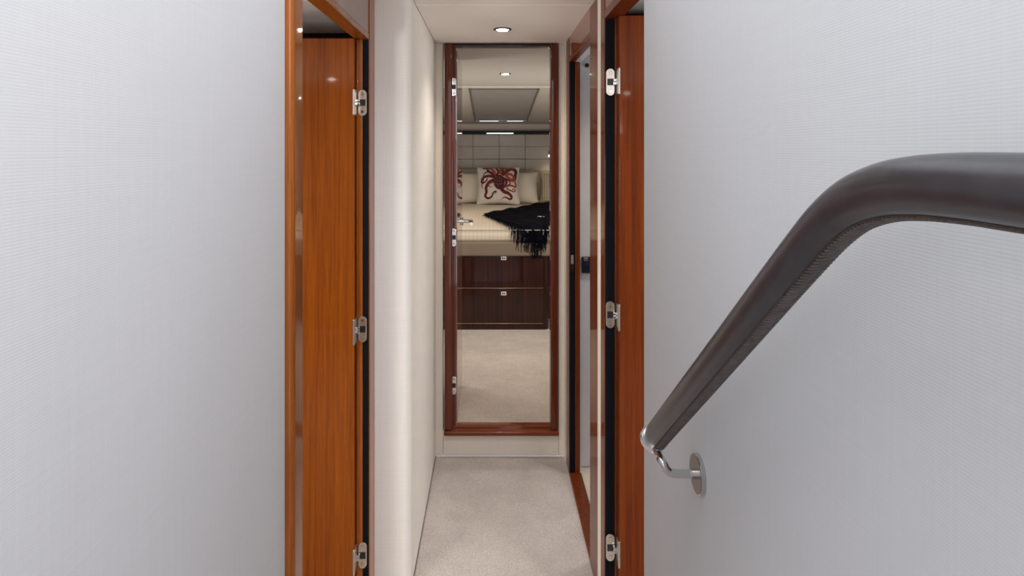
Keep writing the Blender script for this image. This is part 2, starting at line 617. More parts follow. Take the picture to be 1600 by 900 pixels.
def plate_shape(bm, x, h, hw, hh, y, th):
    """upright plate with round ends; h measured from eye level"""
    z = H(h) if h > -1.4 or True else h
    prof = []
    n = 10
    for k in range(n + 1):
        a = PI * k / n
        prof.append((x + hw * math.cos(a), z + hh - hw + hw * math.sin(a)))
    for k in range(n + 1):
        a = PI + PI * k / n
        prof.append((x + hw * math.cos(a), z - hh + hw + hw * math.sin(a)))
    A = [bm.verts.new((q[0], y, q[1])) for q in prof]
    r = 0.85
    Cc = [bm.verts.new((x + (q[0] - x) * 0.93, y - th, z + (q[1] - z) * 0.985)) for q in prof]
    m = len(prof)
    for i in range(m):
        bm.faces.new((A[i], A[(i + 1) % m], Cc[(i + 1) % m], Cc[i]))
    bm.faces.new(Cc)
    bm.faces.new(list(reversed(A)))


def hinge(door, x, y, h, side, low=False):
    """concealed hinge: frame plate with screws, dark pocket, folded knuckle and the edge plate on the leaf"""
    zc = H(h)
    bm = B()
    plate_shape(bm, x, h, 0.0150, 0.047, y, 0.003)
    p = obj('hinge', bm, M_satin, door, True)
    for dz in (-0.032, 0.032):
        bm = B()
        cyl(bm, (x, y - 0.002, zc + dz), (x, y - 0.0052, zc + dz), 0.0062, 0.0045, 16)
        box(bm, x - 0.003, x + 0.003, y - 0.0057, y - 0.005, zc + dz - 0.0007, zc + dz + 0.0007)
        obj('screw', bm, M_chrome, p, True)
    bm = B()
    box(bm, x - 0.011, x + 0.011, y - 0.0045, y - 0.002, zc - 0.011, zc + 0.012)
    obj('pocket', bm, M_black, p)
    bm = B()
    xe = x + side * 0.026
    a, b = sorted((x + side * 0.006, xe))
    box(bm, a, b, y - 0.020, y - 0.004, zc - 0.011, zc + 0.001, 0.002, 2)
    box(bm, a + 0.001, b - 0.001, y - 0.019, y - 0.004, zc + 0.001, zc + 0.011, 0.002, 2)
    obj('knuckle', bm, M_chrome, p, True)
    bm = B()
    a, b = sorted((xe - side * 0.0075, xe + side * 0.001))
    box(bm, a, b, y - 0.045, y - 0.006, zc - 0.046, zc + 0.046, 0.003, 3)
    obj('leaf_plate', bm, M_satin, p, True)


frame_left()
frame_right()
frame_bath()

# --- end door frame
t = thing('trim_4', (0.06, 3.43, H(-1.52)), 'dark cherry frame round the raised end doorway', 'door frame', kind='structure')
bm = B()
box(bm, -0.252, -0.210, 3.42, 3.50, H(-1.498), H(TOP) - 0.001, 0.008, 4)
obj('side_casing', bm, M_end_trim, t, True)
bm = B()
box(bm, -0.212, -0.193, 3.46, 3.50, H(-1.498), H(TOP) - 0.008, 0.002, 2)
obj('door_stop', bm, M_end_trim, t, True)
bm = B()
box(bm, 0.316, 0.357, 3.42, 3.50, H(-1.498), H(TOP) - 0.001, 0.008, 4)
obj('side_casing', bm, M_end_trim, t, True)
bm = B()
box(bm, -0.212, 0.318, 3.43, 3.50, H(TOP) - 0.019, H(TOP) - 0.002, 0.004, 3)
obj('head_casing', bm, M_rose_dark, t, True)
bm = B()
box(bm, -0.212, 0.318, 3.45, 3.505, H(-1.520), H(-1.488), 0.002, 2)
obj('threshold', bm, M_cherry_flat, t, True)
bm = B()
box(bm, -0.254, 0.359, 3.40, 3.47, H(-1.519), H(-1.497), 0.005, 4)
obj('sill', bm, M_cherry_flat, t, True)

# ================================================================== DOORS
# door 1: left cabin, opened square to the corridor
bm = B()
box(bm, -1.09, -0.4855, 2.266, 2.296, 0.012, H(0.397), 0.0025, 3)
d1 = tag(obj('door_1', bm, M_teak, smooth=True), 'glossy teak cabin door standing open in the left doorway', 'door', kind='structure')
for h in (0.170, -0.639, -1.447):
    hinge(d1, -0.461, 2.288, h, -1)
# door 2: right cabin
bm = B()
box(bm, 0.4345, 1.05, 2.176, 2.206, 0.012, H(0.459), 0.0025, 3)
d2 = tag(obj('door_2', bm, M_cherry, smooth=True), 'glossy red cherry cabin door standing open in the right doorway', 'door', kind='structure')
for h in (0.236, -0.568, -1.373):
    hinge(d2, 0.411, 2.214, h, 1)
# door 3: bedroom door swung fully into the bedroom, seen almost edge on
bm = B()
box(bm, -0.222, -0.1885, 3.512, 4.10, H(-1.49), H(TOP) - 0.03, 0.002, 2)
M_door3 = wood('lacquered_bedroom_door', srgb(110, 60, 40), srgb(150, 92, 66), (60, 60, 1.4), ior=2.4, rough=0.01)
d3 = tag(obj('door_3', bm, M_door3, smooth=True), 'mirror gloss bedroom door swung inward against the left side', 'door', kind='structure')
for h in (0.343, -0.470, -1.270):
    bm = B()
    plate_shape(bm, -0.2035, h, 0.0130, 0.049, 3.4605, 0.003)
    p = obj('hinge', bm, M_chrome, d3, True)
    for dz in (-0.034, 0.034):
        bm = B()
        cyl(bm, (-0.2035, 3.459, H(h) + dz), (-0.2035, 3.455, H(h) + dz), 0.006, 0.004, 14)
        obj('screw', bm, M_satin, p, True)
    bm = B()
    box(bm, -0.214, -0.193, 3.455, 3.459, H(h) - 0.012, H(h) + 0.012)
    obj('pocket', bm, M_black, p)
bm = B()
hy, hz = 4.045, H(-0.447)
cyl(bm, (-0.187, hy, hz), (-0.178, hy, hz), 0.026, seg=28)
cyl(bm, (-0.180, hy, hz), (-0.120, hy, hz), 0.010, seg=20)
tube(bm, spline([(-0.142, hy, hz), (-0.128, hy - 0.01, hz), (-0.124, hy - 0.04, hz), (-0.123, hy - 0.115, hz - 0.004)], 6), 0.0095, 16)
obj('door_handle', bm, M_chrome, d3, True)

# ================================================================== BEDROOM SHELL
bm = B()
box(bm, -1.3, 1.3, 3.50, 4.02, H(TOP), H(TOP) + 0.03, 0.002, 1)
box(bm, -1.3, 1.3, 4.024, 5.70, H(TOP), H(TOP) + 0.03, 0.002, 1)
box(bm, -1.3, 1.3, 3.5, 5.70, H(TOP) + 0.01, H(TOP) + 0.05)
# sloping forward section, stepped down a little
ext(bm, [(5.70, H(0.563)), (8.05, H(0.328)), (8.05, H(0.40)), (5.70, H(0.64))], 0, -1.3, 1.3)
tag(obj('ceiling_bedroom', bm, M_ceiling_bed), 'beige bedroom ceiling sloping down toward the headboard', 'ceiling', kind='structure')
bm = B()
box(bm, -1.3, 1.3, 5.690, 5.700, H(0.560), H(0.574), 0.002, 2)
tag(obj('trim_5', bm, plain('pale_ceiling_bead', (0.85, 0.82, 0.78, 1), 0.3, var=0.02)), 'thin pale bead crossing the bedroom ceiling', 'trim', kind='structure')
for n_, y_, z_ in ((6, 2.5385, TOP), (7, 4.022, TOP)):
    bm = B()
    box(bm, -0.299 if n_ == 6 else -1.29, 0.394 if n_ == 6 else 1.29, y_ - 0.003, y_ + 0.003, H(z_) - 0.0015, H(z_) + 0.004, 0.0005, 1)
    tag(obj('trim_%d' % n_, bm, plain('pale_joint_bead', (0.95, 0.92, 0.88, 1), 0.3, var=0.02)),
        'thin pale joint line across the corridor ceiling' if n_ == 6 else 'thin pale joint line across the near bedroom ceiling', 'trim', kind='structure')
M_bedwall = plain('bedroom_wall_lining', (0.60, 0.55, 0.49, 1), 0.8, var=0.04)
bm = B()
box(bm, -1.35, -1.3, 3.50, 8.1, 0.1, H(0.62))
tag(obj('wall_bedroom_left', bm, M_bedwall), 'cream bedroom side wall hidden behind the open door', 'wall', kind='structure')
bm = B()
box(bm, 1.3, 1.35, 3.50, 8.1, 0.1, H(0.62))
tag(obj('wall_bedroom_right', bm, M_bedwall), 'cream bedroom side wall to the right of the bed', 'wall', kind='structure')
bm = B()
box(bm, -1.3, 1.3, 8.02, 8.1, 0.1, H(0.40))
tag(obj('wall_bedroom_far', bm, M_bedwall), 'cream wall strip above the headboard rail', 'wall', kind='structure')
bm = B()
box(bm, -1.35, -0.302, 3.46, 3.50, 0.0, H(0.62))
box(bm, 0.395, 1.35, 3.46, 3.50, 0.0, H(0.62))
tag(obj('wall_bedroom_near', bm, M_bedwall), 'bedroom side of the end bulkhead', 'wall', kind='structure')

# ================================================================== CEILING LIGHTS


def downlight(x, y, z, r, label, power, group, name='ceiling_light', ring=M_bronze):
    t = thing(name, (x, y, z), label, 'light', group)
    bm = B()
    n = 40
    prof = [(r, 0.0), (r * 0.98, -0.004), (r * 0.86, -0.006), (r * 0.72, -0.003), (r * 0.70, 0.004)]
    rings = [[bm.verts.new((x + a * math.cos(2 * PI * k / n), y + a * math.sin(2 * PI * k / n), z + b)) for k in range(n)] for a, b in prof]
    for a, c in zip(rings, rings[1:]):
        for k in range(n):
            bm.faces.new((a[k], a[(k + 1) % n], c[(k + 1) % n], c[k]))
    obj('trim_ring', bm, ring, t, True, origin=(x, y, z))
    bm = B()
    cyl(bm, (x, y, z - 0.0072), (x, y, z - 0.001), r * 0.58, r * 0.66, seg=32)
    obj('diffuser', bm, M_lamp, t, origin=(x, y, z))
    spot('downlight_beam', (x, y, z - 0.02), power * 1.3, size=130)
    return t


downlight(0.052, 3.04, H(TOP), 0.043, 'round recessed downlight in the corridor ceiling', 5.0, None)
downlight(0.102, 4.80, H(TOP), 0.043, 'round recessed downlight in the bedroom ceiling', 7.0, None)
downlight(-0.95, 6.2, H(0.512), 0.043, 'added unseen downlight over the left side of the bed', 9, None)  # this and the next: unseen lamps added to light the bedroom
downlight(0.98, 6.2, H(0.512), 0.043, 'added unseen downlight over the right side of the bed', 12, None)
downlight(-1.11, 0.08, H(LC), 0.043, 'recessed downlight mirrored in the open left door', 10, None)
downlight(1.18, -1.25, H(RC), 0.043, 'recessed downlight mirrored in the open right door', 8, None)
downlight(-1.0, 1.25, H(LC), 0.043, 'added unseen downlight just inside the left cabin', 7, None)  # from here on, unseen lamps added only to light their rooms
downlight(1.0, 1.35, H(RC), 0.043, 'added unseen downlight just inside the right cabin', 6, None)
downlight(0.85, 2.85, H(0.55), 0.043, 'added unseen downlight in the bathroom ceiling', 7, None)

# ================================================================== CEILING HATCH
def slope_h(y):
    return 0.563 + (y - 5.70) * (0.328 - 0.563) / 2.35


t = thing('ceiling_hatch', (0.12, 6.7, H(0.45)), 'long grey blind panel in a recess of the sloping bedroom ceiling', 'hatch')
xa, xb, ya, yb = -0.205, 0.43, 5.76, 7.72


def slab(bm, x0, x1, y0, y1, d0, d1):
    vs = []
    for (x, y) in ((x0, y0), (x1, y0), (x1, y1), (x0, y1)):
        vs.append((x, y))
    A = [bm.verts.new((x, y, H(slope_h(y)) - d0)) for x, y in vs]
    C = [bm.verts.new((x, y, H(slope_h(y)) - d1)) for x, y in vs]
    for i in range(4):
        bm.faces.new((A[i], A[(i + 1) % 4], C[(i + 1) % 4], C[i]))
    bm.faces.new(A)
    bm.faces.new(C)


bm = B()
slab(bm, xa + 0.012, xb - 0.012, ya + 0.012, yb - 0.05, -0.001, 0.004)
obj('blind', bm, plain('grey_hatch_blind', (0.34, 0.33, 0.325, 1), 0.6, var=0.05), t)
bm = B()
for a in ((xa, xa + 0.014, ya, yb), (xb - 0.014, xb, ya, yb), (xa, xb, ya, ya + 0.012)):
    slab(bm, a[0], a[1], a[2], a[3], 0.0, 0.010)
obj('frame', bm, plain('dark_hatch_channel', (0.16, 0.155, 0.15, 1), 0.5, var=0.1), t)
bm = B()
slab(bm, xa + 0.01, xb - 0.01, yb - 0.05, yb, 0.0, 0.012)
obj('end_rail', bm, plain('grey_hatch_rail', (0.33, 0.34, 0.35, 1), 0.3, 0.3, var=0.05), t)
for (x0, x1) in ((xa + 0.06, 0.085), (0.185, xb - 0.05)):
    bm = B()
    slab(bm, x0, x1, yb - 0.045, yb - 0.02, 0.0121, 0.0135)
    obj('daylight_glow_strip', bm, plain('hatch_daylight_glow', (0.9, 0.95, 1, 1), 0.4, emit=0.75, emit_col=(0.9, 0.96, 1, 1), var=0.01), t)  # glowing strips stand in for daylight leaking round the blind

# ================================================================== HEADBOARD
t = thing('headboard', (0.1, 7.97, H(-0.66)), 'padded grey headboard panels with a black top rail behind the bed', 'headboard')
bm = B()
xs = [-1.28, -0.88, -0.555, -0.23, 0.095, 0.418, 0.742, 1.28]
hs = [-0.66, -0.42, -0.262, -0.108, 0.048, 0.200]
for i in range(len(xs) - 1):
    for j in range(len(hs) - 1):
        box(bm, xs[i] + 0.001, xs[i + 1] - 0.001, 7.93, 8.01, H(hs[j]) + 0.001, H(hs[j + 1]) - 0.001, 0.006, 3)
obj('padded_panels', bm, plain('grey_leather_panels', (0.42, 0.39, 0.36, 1), 0.55, var=0.04), t, True)
bm = B()
box(bm, -1.28, 1.28, 7.90, 8.015, H(0.200), H(0.240), 0.004, 2)
r = obj('top_rail', bm, plain('gloss_black_rail', (0.004, 0.003, 0.004, 1), 0.3, spec=0.2, var=0.1), t, True)
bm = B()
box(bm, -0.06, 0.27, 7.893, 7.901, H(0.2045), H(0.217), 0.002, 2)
obj('bright_strip', bm, plain('rail_gleam_glow', (0.9, 0.93, 0.97, 1), 0.25, emit=0.7, emit_col=(0.92, 0.96, 1, 1), var=0.01), r)  # metal strip, no lamp; its gleam is put in as emission

# reading light on the right of the headboard
t = thing('reading_light', (0.728, 7.93, H(-0.06)), 'small black reading light with a bright tip at the right of the headboard', 'lamp')
bm = B()
cyl(bm, (0.728, 7.928, H(-0.03)), (0.728, 7.912, H(-0.03)), 0.022, seg=20)
tube(bm, spline([(0.728, 7.92, H(-0.03)), (0.722, 7.88, H(-0.01)), (0.716, 7.85, H(-0.02)), (0.712, 7.84, H(-0.055))], 5), 0.007, 10)
obj('stem', bm, M_black, t, True)
bm = B()
bmesh.ops.create_uvsphere(bm, u_segments=14, v_segments=10, radius=0.014, matrix=Matrix.Translation((0.711, 7.835, H(-0.068))))
obj('lens', bm, plain('warm_reading_lens', (1, 0.9, 0.7, 1), 0.4, emit=4, emit_col=(1, 0.85, 0.6, 1), var=0.01), t, True)
spot('reading_beam', (0.711, 7.81, H(-0.09)), 0.8, (1, 0.8, 0.55), 120)

# ================================================================== BED
BF = 5.375
t = thing('bed', (0, BF, H(-1.505)), 'dark rosewood drawer bed base with a padded brown rail', 'bed')


def rounded_base(bm, x0, x1, y0, y1, z0, z1, r):
    prof = [(x0, y1), (x0, y0)]
    for k in range(9):
        a = -PI / 2 + k / 8 * PI / 2
        prof.append((x1 - r + r * math.cos(a), y0 + r + r * math.sin(a)))
    prof.append((x1, y1))
    ext(bm, prof, 2, z0, z1)


bm = B()
rounded_base(bm, -0.95, 0.485, BF, 7.9, H(-1.505), H(-0.887), 0.05)
obj('bed_base', bm, M_rose, t, True)
for (h0, h1, hl) in ((-1.152, -0.893, -0.903), (-1.449, -1.162, -1.199)):
    bm = B()
    box(bm, -0.90, 0.433, BF - 0.010, BF + 0.004, H(h0), H(h1), 0.0025, 3)
    d = obj('drawer', bm, M_rose, t, True)
    bm = B()
    box(bm, 0.080, 0.124, BF - 0.014, BF - 0.0095, H(hl) - 0.016, H(hl) + 0.016, 0.003, 2)
    l = obj('latch_plate', bm, plain('ivory_latch', (0.82, 0.78, 0.70, 1), 0.35, var=0.02), d, True)
    bm = B()
    box(bm, 0.089, 0.099, BF - 0.016, BF - 0.0135, H(hl) - 0.009, H(hl) + 0.009, 0.001, 1)
    box(bm, 0.106, 0.115, BF - 0.016, BF - 0.0135, H(hl) - 0.007, H(hl) + 0.007, 0.001, 1)
    obj('latch_button', bm, M_black, l)
    bm = B()
    box(bm, -0.90, 0.433, BF - 0.0125, BF - 0.003, H(h0) - 0.004, H(h0) - 0.001, 0.001, 1)
    obj('edge_highlight', bm, plain('drawer_edge_highlight', (0.42, 0.22, 0.13, 1), 0.3, 0.5, var=0.05), d)  # thin strip whose colour stands for the highlight along the drawer edge
bm = B()
box(bm, -0.98, 1.2, BF - 0.03, 7.92, H(-0.887), H(-0.763), 0.018, 4)
obj('padded_rail', bm, plain('brown_padded_rail', (0.20, 0.155, 0.11, 1), 0.6, var=0.06, vscale=5), t, True)
bm = B()
rounded_base(bm, 0.40, 1.2, 5.72, 7.9, H(-1.505), H(-0.887), 0.05)
obj('side_plinth', bm, M_rose_dark, t, True)


def top_h(y):
    return -0.655 + 0.035 * min(1, max(0, (y - 5.5) / 1.6)) - max(0, 5.50 - y) ** 2 * 1.2


# quilted mattress
def quilt_mat(name, c1, c2, sc, w=0.08):
    m, nt, b = new_mat(name)
    br = N(nt, 'ShaderNodeTexBrick')
    br.offset = 0
    for k, v in (('Scale', sc), ('Mortar Size', w), ('Brick Width', 1.0), ('Row Height', 1.0)):
        br.inputs[k].default_value = v
    br.inputs['Color1'].default_value = c1
    br.inputs['Color2'].default_value = c1
    br.inputs['Mortar'].default_value = c2
    tc = N(nt, 'ShaderNodeTexCoord')
    sp = N(nt, 'ShaderNodeSeparateXYZ')
    nt.links.new(tc.outputs['Object'], sp.inputs[0])
    ad = N(nt, 'ShaderNodeMath', operation='ADD')
    nt.links.new(sp.outputs[1], ad.inputs[0])
    nt.links.new(sp.outputs[2], ad.inputs[1])
    cb = N(nt, 'ShaderNodeCombineXYZ')
    nt.links.new(sp.outputs[0], cb.inputs[0])
    nt.links.new(ad.outputs[0], cb.inputs[1])
    nt.links.new(cb.outputs[0], br.inputs['Vector'])
    nt.links.new(br.outputs['Color'], b.inputs['Base Color'])
    b.inputs['Roughness'].default_value = 0.85
    b.inputs['Specular IOR Level'].default_value = 0.2
    bp = N(nt, 'ShaderNodeBump', Strength=0.4, Distance=0.004)
    bp.invert = True
    nt.links.new(br.outputs['Fac'], bp.inputs['Height'])
    nt.links.new(bp.outputs[0], b.inputs['Normal'])
    return m


M_quilt = quilt_mat('cream_checked_quilt', (0.70, 0.62, 0.50, 1), (0.60, 0.53, 0.43, 1), 30)
bm = B()
nx, ny = 40, 40
x0, x1 = -0.95, 1.18
prof = [(BF - 0.005, -0.762), (BF - 0.018, -0.74), (BF - 0.018, -0.70), (BF - 0.008, -0.675)]
for k in range(40):
    y = 5.40 + 2.5 * k / 39
    prof.append((y, top_h(y) - (0.004 if k == 0 else 0)))
prof.append((7.9, -0.762))
rows = []
for i in range(nx + 1):
    x = x0 + (x1 - x0) * i / nx
    rows.append([bm.verts.new((x, y + 0.003 * math.sin(x * 9), H(h) + (0.004 * math.sin(x * 5 + y * 3) * (h > -0.7)))) for y, h in prof])
for a, c in zip(rows, rows[1:]):
    for k in range(len(prof) - 1):
        bm.faces.new((a[k], a[k + 1], c[k + 1], c[k]))
    bm.faces.new((a[-1], a[0], c[0], c[-1]))
bm.faces.new(rows[0])
bm.faces.new(rows[-1])
t = thing('mattress', (0.1, 6.6, H(-0.762)), 'cream checked quilt covered mattress on the bed base', 'mattress')
obj('quilt_cover', bm, M_quilt, t, True, 60)
bm = B()
tube(bm, [(x0 + (x1 - x0) * i / 30, BF - 0.017 + 0.003 * math.sin((x0 + (x1 - x0) * i / 30) * 9), H(-0.668)) for i in range(31)], 0.004, 8)
obj('piping', bm, plain('grey_piping', (0.35, 0.32, 0.30, 1), 0.7, var=0.05), t, True)

# ================================================================== PILLOWS


def pillow_point(u, v, w, h, th, side):
    """u,v in -1..1; knife edged cushion with pulled-out corners"""
    px = u * w / 2 * (1 - 0.06 * (1 - abs(v) ** 2) * abs(u) ** 3)
    pz = v * h / 2 * (1 - 0.06 * (1 - abs(u) ** 2) * abs(v) ** 3)
    prof = max(0.0, (1 - abs(u) ** 2.6)) ** 0.55 * max(0.0, (1 - abs(v) ** 2.6)) ** 0.55
    return Vector((px, side * th / 2 * prof, pz))


def pillow(name, loc, w, h, th, tilt, mat, label, group=None, yaw=0, roll=0):
    n = 22
    bm = B()
    Mx = Matrix.Rotation(yaw, 4, 'Z') @ Matrix.Rotation(-tilt, 4, 'X') @ Matrix.Rotation(roll, 4, 'Y') @ Matrix.Translation((0, 0, h / 2))
    V = {}
    for s in (-1, 1):
        for i in range(n + 1):
            for j in range(n + 1):
                u, v = -1 + 2 * i / n, -1 + 2 * j / n
                if s == 1 and (i in (0, n) or j in (0, n)):
                    V[s, i, j] = V[-1, i, j]
                else:
                    p = pillow_point(u, v, w, h, th, s)
                    p.y += 0.004 * math.sin(u * 7 + v * 3) * (abs(u) < 0.95) * (abs(v) < 0.95)
                    V[s, i, j] = bm.verts.new(Mx @ p)
        for i in range(n):
            for j in range(n):
                bm.faces.new((V[s, i, j], V[s, i + 1, j], V[s, i + 1, j + 1], V[s, i, j + 1]))
    o = obj(name, bm, mat, None, True, 60, origin=(0, 0, 0))
    o.location = loc
    tag(o, label, 'pillow', group)
    return o, Mx


M_cush = plain('cream_cushion_cotton', (0.66, 0.60, 0.50, 1), 0.85, var=0.03)
M_octo_ground = plain('natural_linen', (0.62, 0.57, 0.52, 1), 0.9, var=0.03, vscale=40)
M_tuft = quilt_mat('textured_beige_knit', (0.70, 0.62, 0.47, 1), (0.34, 0.28, 0.20, 1), 38, 0.14)
M_greyk = quilt_mat('grey_knit', (0.42, 0.39, 0.36, 1), (0.27, 0.25, 0.23, 1), 60, 0.12)


def zt(y):
    return H(top_h(y)) + 0.004


pillow('pillow', (-0.30, 7.69, zt(7.69)), 0.60, 0.42, 0.15, 0.25, M_greyk, 'grey knitted sleeping pillow behind the left cream cushion', 'sleeping pillows')
pillow('pillow', (0.27, 7.69, zt(7.69)), 0.50, 0.40, 0.14, 0.25, M_greyk, 'grey knitted sleeping pillow behind the right cream cushion', 'sleeping pillows')
pillow('cushion', (-0.20, 7.43, zt(7.43)), 0.40, 0.38, 0.14, 0.40, M_cush, 'plain cream cushion left of the octopus cushion', 'plain cream cushions')
pillow('cushion', (0.325, 7.43, zt(7.43)), 0.44, 0.39, 0.14, 0.40, M_cush, 'plain cream cushion right of the octopus cushion', 'plain cream cushions')
pillow('bolster', (0.84, 7.60, zt(7.6)), 0.55, 0.38, 0.18, 0.28, M_tuft, 'beige basket textured pillow at the right edge of the bed')
oc, MO = pillow('cushion', (0.078, 7.27, zt(7.27)), 0.495, 0.455, 0.15, 0.40, M_octo_ground, 'square linen cushion printed with a dark red octopus')

M_oct = plain('dark_red_print', srgb(92, 26, 20), 0.85, var=0.5, vscale=45)
M_oct_l = plain('rust_print', srgb(150, 74, 48), 0.85, var=0.35, vscale=45)
M_oct_h = plain('crimson_print', srgb(70, 6, 8), 0.8, var=0.5, vscale=30)


def surf(cx, cy, lift=0.0015):
    u = (cx - 545) / 418
    v = (462 - cy) / 335
    u = max(-0.97, min(0.97, u))
    v = max(-0.97, min(0.97, v))
    p = pillow_point(u, v, 0.495, 0.455, 0.15, -1)
    p.y += 0.004 * math.sin(u * 7 + v * 3) - lift
    return MO @ p


def ribbon(bm, pts, w0, w1, lift):
    c = spline([(a, b, 0) for a, b in pts], 10)
    L = len(c) - 1
    prev = None
    for i, p in enumerate(c):
        tt = (c[min(i + 1, L)] - c[max(i - 1, 0)]).normalized()
        w = w0 + (w1 - w0) * i / L
        n = Vector((-tt.y, tt.x, 0)) * w / 2
        row = [bm.verts.new(surf(p.x + n.x * q, p.y + n.y * q, lift + 0.001 * (1 - abs(q)))) for q in (-1, -0.4, 0.4, 1)]
        if prev:
            for k in range(3):
                bm.faces.new((prev[k], prev[k + 1], row[k + 1], row[k]))
        prev = row


arms = [
    ([(540, 300), (440, 280), (350, 225), (330, 170), (240, 160)], 58, 24, 0),
    ([(500, 300), (450, 220), (400, 165), (340, 150)], 50, 34, 1),
    ([(480, 345), (360, 325), (260, 340), (210, 400), (235, 440), (310, 410), (335, 360)], 46, 16, 0),
    ([(470, 400), (370, 440), (308, 520), (312, 610), (290, 670), (340, 712), (410, 690), (450, 620), (500, 598), (495, 625), (470, 628)], 54, 8, 0),
    ([(600, 545), (650, 600), (740, 632), (800, 690), (765, 728), (690, 700), (640, 708), (590, 745)], 60, 4, 0),
    ([(620, 300), (720, 215), (810, 170), (890, 220), (880, 320), (880, 390)], 66, 44, 0),
    ([(640, 260), (700, 195), (760, 165), (850, 165)], 30, 24, 1),
    ([(880, 380), (800, 395), (720, 350), (705, 300), (780, 290), (850, 340), (850, 400)], 56, 34, 1),
    ([(860, 400), (885, 450), (890, 512), (800, 498), (730, 500), (715, 550), (770, 580), (850, 600), (880, 570), (840, 555), (810, 575)], 30, 12, 1),
    ([(560, 290), (545, 220), (500, 150)], 54, 30, 0),
    ([(575, 290), (590, 220), (600, 165), (560, 145)], 46, 30, 1),
    ([(600, 300), (640, 240), (620, 180), (680, 160), (720, 190)], 46, 16, 0),
    ([(430, 270), (330, 250), (260, 290), (250, 400), (215, 480), (240, 540)], 22, 8, 0),
    ([(450, 440), (370, 470), (370, 520), (430, 520)], 22, 6, 1),
    ([(690, 380), (760, 420), (770, 470), (710, 500)], 24, 10, 0),
    ([(640, 360), (700, 420), (680, 500), (600, 560)], 36, 30, 0),
]
bm = B()


def mark(bm, i0, mi):
    bm.faces.ensure_lookup_table()
    for f in bm.faces[i0:]:
        f.material_index = mi


for k, (p, a, b, c) in enumerate(arms):
    i0 = len(bm.faces)
    ribbon(bm, p, a * 1.25, b * 1.2, 0.0015 + 0.0003 * k + 0.0008 * c)
    mark(bm, i0, c)
i0 = len(bm.faces)
rings = []
for r in range(0, 7):
    ring = []
    for k in range(28):
        a = 2 * PI * k / 28
        ring.append(bm.verts.new(surf(560 + 105 * r / 6 * math.cos(a), 435 + 135 * r / 6 * math.sin(a), 0.009 + 0.004 * (1 - (r / 6) ** 2))) if r else None)
    rings.append(ring)
cv = bm.verts.new(surf(560, 435, 0.0131))
for k in range(28):
    bm.faces.new((cv, rings[1][k], rings[1][(k + 1) % 28]))
for r in range(1, 6):
    for k in range(28):
        bm.faces.new((rings[r][k], rings[r][(k + 1) % 28], rings[r + 1][(k + 1) % 28], rings[r + 1][k]))
mark(bm, i0, 2)
i0 = len(bm.faces)
for (a, b) in [(500, 350), (535, 350), (575, 350), (480, 385), (520, 385), (565, 380), (605, 385), (470, 420), (500, 420), (530, 415), (560, 420), (600, 420), (480, 470), (515, 465), (520, 485), (560, 465), (565, 485), (610, 470), (540, 515)]:
    c = surf(a, b, 0.0145)
    cyl(bm, c, c + Vector((0, -0.001, 0)), 0.0028, seg=8)
mark(bm, i0, 3)
op = obj('octopus_print', bm, [M_oct, M_oct_l, M_oct_h, plain('white_print_dots', (0.72, 0.66, 0.62, 1), 0.8, var=0.02)], None, True, origin=(0, 0, 0))
op.parent = oc
tag(op, 'dark red octopus with rust tentacles and white dots')

# ================================================================== THROW BLANKET
EDGE = 5.405


def bed_pt(x, v, o):
    """point on the bed surface; v < EDGE hangs down over the front"""
    if v >= EDGE:
        return Vector((x, v, H(top_h(v)) + 0.009 + o))
    d = EDGE - v
    k = min(1, d / 0.035)
    return Vector((x, BF + 0.028 - 0.052 * math.sin(k * PI / 2) - o, H(top_h(EDGE)) + 0.008 - 0.014 * k * k - max(0, d - 0.02)))


up = [(-0.07, 6.27), (0.15, 6.60), (0.40, 7.05), (0.66, 7.38), (0.86, 7.42), (1.10, 7.40)]
lo = [(-0.065, 6.22), (0.10, 5.78), (0.22, 5.47), (0.34, 5.315), (0.43, 5.33), (0.50, 5.60), (0.72, 6.15), (1.10, 6.60)]
U = spline([(a, b, 0) for a, b in up], 12)
Lw = spline([(a, b, 0) for a, b in lo], 12)


def samp(c, s):
    f = s * (len(c) - 1)
    i = min(int(f), len(c) - 2)
    return c[i].lerp(c[i + 1], f - i)


M_throw = plain('midnight_blue_throw', (0.003, 0.003, 0.006, 1), 1.0, var=0.3, vscale=20, spec=0.05)
bm = B()
ns, nt_ = 70, 26
g = []
for i in range(ns + 1):
    s = i / ns
    a, b = samp(U, s), samp(Lw, s)
    row = []
    for j in range(nt_ + 1):
        q = a.lerp(b, j / nt_)
        wr = 0.010 * abs(math.sin(s * 9 + j * 0.33)) + 0.006 * math.sin(q.x * 24 + q.y * 9)
        if q.y < EDGE + 0.05:
            wr = abs(wr) * 0.4
        row.append(bm.verts.new(bed_pt(q.x, q.y, max(0.002, wr + 0.004))))
    g.append(row)
for i in range(ns):
    for j in range(nt_):
        bm.faces.new((g[i][j], g[i + 1][j], g[i + 1][j + 1], g[i][j + 1]))
t = thing('throw_blanket', (0.5, 6.2, H(-0.64)), 'black fringed throw lying across the bed and over its front edge', 'blanket')
cl = obj('cloth', bm, M_throw, t, True)
md = cl.modifiers.new('thickness', 'SOLIDIFY')
md.thickness = 0.006
md.offset = 1
bm = B()
for i in range(330):
    s = 0.0 + 0.53 * (i + random.random()) / 190
    q = samp(Lw, s)
    L = (0.05 + 0.17 * min(1, s / 0.2)) * random.uniform(0.75, 1.15)
    if q.y < EDGE + 0.03:
        L *= 0.62
    dx = random.uniform(-0.022, 0.022) - 0.01
    pts = []
    for k in range(6):
        f = k / 5
        pts.append(bed_pt(q.x + dx * f + 0.004 * math.sin(k * 2 + i), q.y - L * f, 0.006 + 0.004 * math.sin(i + k)))
    tube(bm, pts, lambda f: 0.0030 * (1 - 0.45 * f), 5)
tag(obj('fringe', bm, M_throw, cl, True), kind='stuff')
bm = B()
